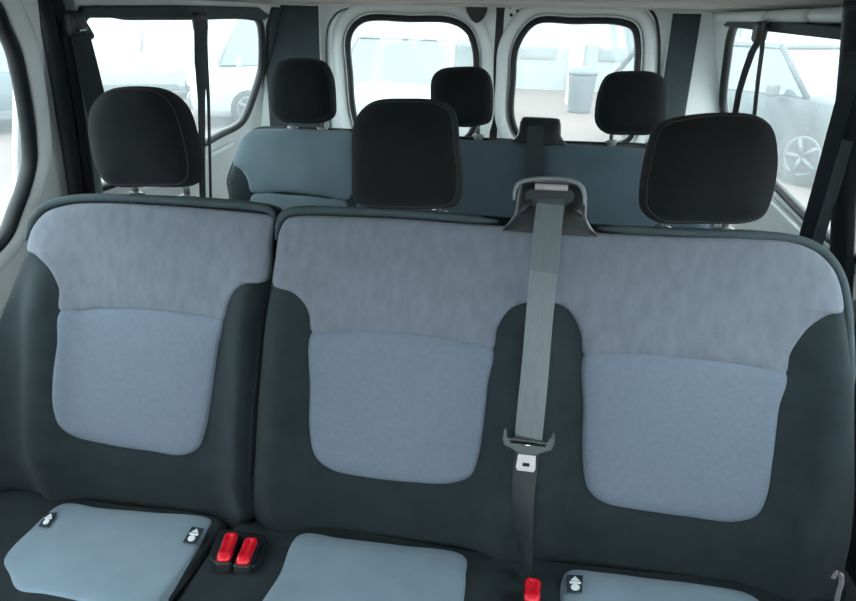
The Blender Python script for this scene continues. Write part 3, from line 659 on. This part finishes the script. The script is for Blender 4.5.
# small hanging thread on the right rail
# ------------------------------------------------------------------ outside
GZ = -.55
def noise_ground():
    m = mat('pale_dusty_asphalt', (.140, .108, .097), .95, noise=.12, nscale=.6, bump=.3, bscale=20, spec=.1); return m
S(MB().box((0, 20, GZ-.05), (140, 140, .1)).build('ground', noise_ground()))
TYRE = mat('tyre_rubber', (.015, .016, .017), .8, noise=.2); ALLOY = mat('alloy_rim', (.07, .085, .09), .4, .3, noise=.05)
CGL = mat('car_window_glass', (.045, .068, .075), .08, spec=1.0, noise=.08, nscale=2); LAMP = mat('car_lamp', (.75, .78, .78), .15, spec=.8, noise=.05)
PLATEM = mat('number_plate', (.7, .7, .68), .5, noise=.03)
PLN = mat('black_bumper', (.07, .08, .085), .6, noise=.1)
def car(name, label, cat, x, y, rot, Lc, W, Hc, paint, kind):
    t = bpy.data.objects.new(name, None); link(t); t.location = (x, y, GZ); t.rotation_euler = (0, 0, rot); tag(t, label, cat, 'parked vehicles outside')
    # side profile of the lower body: (x, z bottom, z shoulder); roof line separately
    if kind == 'van': hb = .95*Hc*.52; body = [(-.5, .45, .50), (-.49, .22, .95), (-.40, .2, 1.02), (-.3, .2, 1.05), (0, .2, 1.06), (.3, .2, 1.06), (.49, .22, 1.04), (.5, .45, .90)]; cab = [(-.40, -.30), (.49, .48)]
    elif kind == 'suv': body = [(-.5, .5, .62), (-.49, .28, .92), (-.36, .26, 1.03), (-.27, .26, 1.06), (0, .26, 1.06), (.3, .26, 1.10), (.48, .28, 1.05), (.5, .5, .75)]; cab = [(-.27, -.14), (.47, .38)]
    else: body = [(-.5, .4, .52), (-.49, .2, .72), (-.33, .18, .88), (-.22, .18, .93), (0, .18, .93), (.25, .18, .97), (.48, .2, .92), (.5, .4, .65)]; cab = [(-.24, -.09), (.46, .30)]
    secs = []
    prof_n = 12
    vs = []; fs = []
    for fx, zb, zs in body:
        k = .86 if abs(fx) > .495 else (.95 if abs(fx) > .45 else 1)
        hw_ = W/2*k; ring = [(-hw_*.92, zb), (-hw_, zb+.12), (-hw_*1.0, zs-.18), (-hw_*.95, zs-.04), (-hw_*.85, zs), (0, zs+.02), (hw_*.85, zs), (hw_*.95, zs-.04), (hw_, zs-.18), (hw_, zb+.12), (hw_*.92, zb), (0, zb)]
        vs += [(fx*Lc, yy, zz) for yy, zz in ring]
    for i in range(len(body)-1):
        for k in range(12): fs.append((i*12+k, i*12+(k+1) % 12, (i+1)*12+(k+1) % 12, (i+1)*12+k))
    fs += [tuple(range(12)), tuple(range((len(body)-1)*12, len(body)*12))]
    ob = obj('body', vs, fs, paint, t); ob.modifiers.new('b', 'BEVEL').width = .02
    zs = body[4][2]-.01; (f0, f1), (r0, r1) = cab
    g = MB(); w0, w1 = W/2*.90, W/2*.74
    lo = [(f0*Lc, w0), (r0*Lc, w0)]; zt = Hc-.06
    V8 = [(f0*Lc, -w0, zs), (r0*Lc, -w0, zs), (r0*Lc, w0, zs), (f0*Lc, w0, zs), (f1*Lc, -w1, zt), (r1*Lc, -w1, zt), (r1*Lc, w1, zt), (f1*Lc, w1, zt)]
    g.add(V8, [(0, 1, 2, 3), (4, 5, 6, 7), (0, 1, 5, 4), (1, 2, 6, 5), (2, 3, 7, 6), (3, 0, 4, 7)]); g.build('windows', CGL, t)
    r = MB()
    vs = []; 
    rs = [(f1*Lc-.05, .80), (f1*Lc+.25, .98), ((f1+r1)/2*Lc, 1), (r1*Lc-.2, .97), (r1*Lc+.06, .85)]
    fs = []
    for k_, (xx, q) in enumerate(rs):
        zz = Hc - (.05 if k_ in (0, 4) else .0 if k_ == 2 else .012)
        vs += [(xx, -w1*1.05, zt-.03), (xx, -w1*.9, zz-.02), (xx, 0, zz), (xx, w1*.9, zz-.02), (xx, w1*1.05, zt-.03), (xx, 0, zt-.04)]
    for i in range(4):
        for k in range(6): fs.append((i*6+k, i*6+(k+1) % 6, (i+1)*6+(k+1) % 6, (i+1)*6+k))
    fs += [tuple(range(6)), tuple(range(24, 30))]
    obj('roof', vs, fs, paint, t)
    # pillars / solid van sides
    for s_ in (-1, 1):
        def bar(a, b, rr_=.035): MB().tube([a, b], rr_, 8).build('pillar', paint, t, True)
        bar((f0*Lc, s_*w0, zs), (f1*Lc, s_*w1, zt)); bar((r0*Lc, s_*w0, zs), (r1*Lc, s_*w1, zt), .05)
        bar(((f0*.45+r0*.55)*Lc, s_*w0, zs), ((f1*.45+r1*.55)*Lc, s_*w1, zt))
        if kind == 'van':
            q = MB(); xa, xb = (f0+.12)*Lc+.35, r0*Lc; q.add([(xa, s_*(w0+.02), zs-.03), (xb, s_*(w0+.02), zs-.03), (r1*Lc, s_*(w1+.03), zt), (xa, s_*(w1+.03), zt), (xa, s_*(w0-.05), zs-.03), (xb, s_*(w0-.05), zs-.03), (r1*Lc, s_*(w1-.05), zt), (xa, s_*(w1-.05), zt)], [(0, 1, 2, 3), (4, 5, 6, 7), (0, 1, 5, 4), (1, 2, 6, 5), (2, 3, 7, 6), (3, 0, 4, 7)]); q.build('side_panel', paint, t)
        mr_ = MB(); mr_.box((f0*Lc+.35, s_*(W/2+.09), zs+.06), (.10, .18, .15), bev=.03); mr_.build('wing_mirror', paint if kind != 'suv' else PLN, t)
    rad = .33 if kind != 'suv' else .37
    for fx in (-.31, .31):
        for s_ in (-1, 1):
            y0 = s_*(W/2-.20); w = MB(); w.lathe((fx*Lc, y0, rad), (0, s_, 0), [(rad*.6, 0), (rad*.96, .01), (rad, .05), (rad, .18), (rad*.95, .215), (rad*.66, .22)], 28); wo = w.build('wheel', TYRE, t, True)
            q = MB(); q.lathe((fx*Lc, y0+s_*.20, rad), (0, s_, 0), [(rad*.2, 0), (rad*.66, .0), (rad*.68, .024), (rad*.60, .03), (rad*.55, .012)], 24)
            for j in range(5):
                a = 2*pi*j/5; q.tube([(fx*Lc, y0+s_*.22, rad), (fx*Lc+cos(a)*rad*.6, y0+s_*.225, rad+sin(a)*rad*.6)], .035, 6)
            q.build('rim', ALLOY, wo, True)
    for ex, sx in ((-.5, -1), (.5, 1)):
        for s_ in (-1, 1):
            l = MB(); l.box((ex*Lc-sx*.08, s_*W*.37, body[1][2]-.16 if ex < 0 else body[-2][2]-.22), (.20, .34, .16), bev=.04)
            l.build('headlamp' if ex < 0 else 'tail_lamp', LAMP if ex < 0 else mat('tail_red', (.5, .03, .03), .2, noise=.05), t)
        b_ = MB(); b_.box((ex*Lc-sx*.02, 0, .42), (.16, W*.86, .22), bev=.05); b_.build('bumper', PLN if kind != 'car' else paint, t)
        n_ = MB(); n_.box((ex*Lc+sx*.06, 0, .46), (.02, .5, .11), bev=.004); n_.build('number_plate', PLATEM, t)
    for s_ in (-1, 1): MB().box((0, s_*(W/2-.02), .30), (Lc*.44, .06, .14), bev=.02).build('sill', PLN, t)
    return t
PW = mat('white_car_paint', (.27, .295, .295), .3, noise=.03, nscale=1); PD = mat('dark_teal_car_paint', (.010, .022, .026), .45, noise=.05, nscale=1)
PS = mat('silver_car_paint', (.16, .185, .19), .3, noise=.03, nscale=1); PG = mat('blue_grey_car_paint', (.045, .07, .078), .3, noise=.05, nscale=1)
def gpos(a, dist):
    th = math.atan((a-428)/FPX) - YAW; return (CAM.x + dist*sin(th), dist*cos(th))
x, y = gpos(134, 17.8); car('van', 'white van parked side-on, seen through the left side window', 'van', x, y, RAD(30), 5.2, 2.0, 2.25, PW, 'van')
x, y = gpos(334, 13.4); car('van', 'white van whose cab window shows right of the hanging belt, left side window', 'van', x, y, RAD(24), 5.2, 2.0, 2.15, PW, 'van')
x, y = gpos(415, 10.2); car('car', 'pale car facing the left rear door window', 'car', x, y, RAD(80), 4.3, 1.85, 1.68, PS, 'suv')
x, y = gpos(742, 11.0); car('car', 'dark teal car close behind the right side window', 'car', x, y, RAD(128), 4.5, 1.85, 1.68, PD, 'suv')
x, y = gpos(880, 17.5); car('van', 'white van beyond the dark car on the right', 'van', x, y, RAD(150), 5.4, 2.0, 2.2, PW, 'van')
x, y = gpos(-45, 13.5); car('car', 'dark car in the sliding door window at the far left', 'car', x, y, RAD(50), 4.3, 1.8, 1.6, PG, 'car')
th0 = math.atan((600-428)/FPX)-YAW; bx, by = CAM.x+20.5*sin(th0), 20.5*cos(th0)
bl = bpy.data.objects.new('building', None); link(bl); bl.location = (bx, by, GZ); bl.rotation_euler = (0, 0, RAD(-4)); tag(bl, 'pale low building with pilasters behind the right rear door window', 'building')
BW = mat('pale_render_wall', (.25, .275, .275), .9, noise=.05, nscale=.5); BP = mat('pale_reflecting_pane', (.15, .18, .185), .3, noise=.05, nscale=1); BC = mat('pale_grey_recess', (.15, .17, .17), .8, noise=.05, nscale=1)
MB().box((0, 2, 1.9), (9, 4, 3.8)).build('wall', BW, bl); MB().box((0, 2, 3.9), (9.4, 4.4, .25), bev=.05).build('roof', BW, bl)
for k in range(4):
    MB().box((-3.3+2.2*k, -.06, 1.8), (.35, .2, 3.6), bev=.02).build('pilaster', BW, bl)
    if k < 3:
        f_ = MB().box((-2.2+2.2*k, -.01, 1.5), (1.0, .1, 1.3), bev=.01).build('window_frame', BC, bl)
        MB().box((-2.2+2.2*k, -.05, 1.5), (.86, .04, 1.16)).build('pane', BP, f_)
# pale post and bluish bin behind the right rear window
x, y = gpos(562, 17); p = thing('post', 'pale grey post standing on the lot behind the right rear door window', 'post', (x, y, GZ))
MB().box((x, y, GZ+.9), (.32, .32, 1.8), bev=.03).build('shaft', mat('pale_concrete', (.55, .6, .6), .8, noise=.1), p); MB().box((x, y, GZ+1.84), (.44, .44, .10), bev=.02).build('cap', mat('pale_cap', (.6, .64, .64), .8, noise=.1), p)
x, y = gpos(570, 15.5); PBN = mat('pale_blue_bin_plastic', (.085, .11, .12), .6, noise=.1); p = thing('waste_bin', 'blue-grey bin in front of the pale post outside', 'bin', (x, y, GZ))
MB().lathe((x, y, GZ), (0, 0, 1), [(.24, 0), (.25, .05), (.30, .75), (.30, .8)], 20).build('drum', PBN, p, True); MB().lathe((x, y, GZ+.8), (0, 0, 1), [(.32, 0), (.32, .05), (.2, .14), (.05, .17)], 20).build('lid', PBN, p, True)

# ------------------------------------------------------------------ light
w = bpy.data.worlds.new('w'); SC.world = w; w.use_nodes = True; N = w.node_tree.nodes; L = w.node_tree.links
bg = N['Background']; tc = N.new('ShaderNodeTexCoord'); no = N.new('ShaderNodeTexNoise'); no.inputs['Scale'].default_value = 1.6; no.inputs['Detail'].default_value = 5
L.new(tc.outputs['Generated'], no.inputs['Vector']); rp = N.new('ShaderNodeValToRGB')
rp.color_ramp.elements[0].position = .35; rp.color_ramp.elements[0].color = (.80, .95, 1.0, 1); rp.color_ramp.elements[1].position = .65; rp.color_ramp.elements[1].color = (1, 1, 1, 1)
L.new(no.outputs['Fac'], rp.inputs['Fac']); L.new(rp.outputs['Color'], bg.inputs['Color']); bg.inputs['Strength'].default_value = 7.0

vs_ = SC.view_settings; vs_.view_transform = 'Standard'; vs_.look = 'None'; vs_.gamma = 1; vs_.use_curve_mapping = False; vs_.exposure = 0.0
SC.display_settings.display_device = 'sRGB'
SC.cycles.max_bounces = 8; SC.cycles.transparent_max_bounces = 16
SC.cycles.use_denoising = True
for o in bpy.data.objects:
    if '_b' in o: del o['_b']
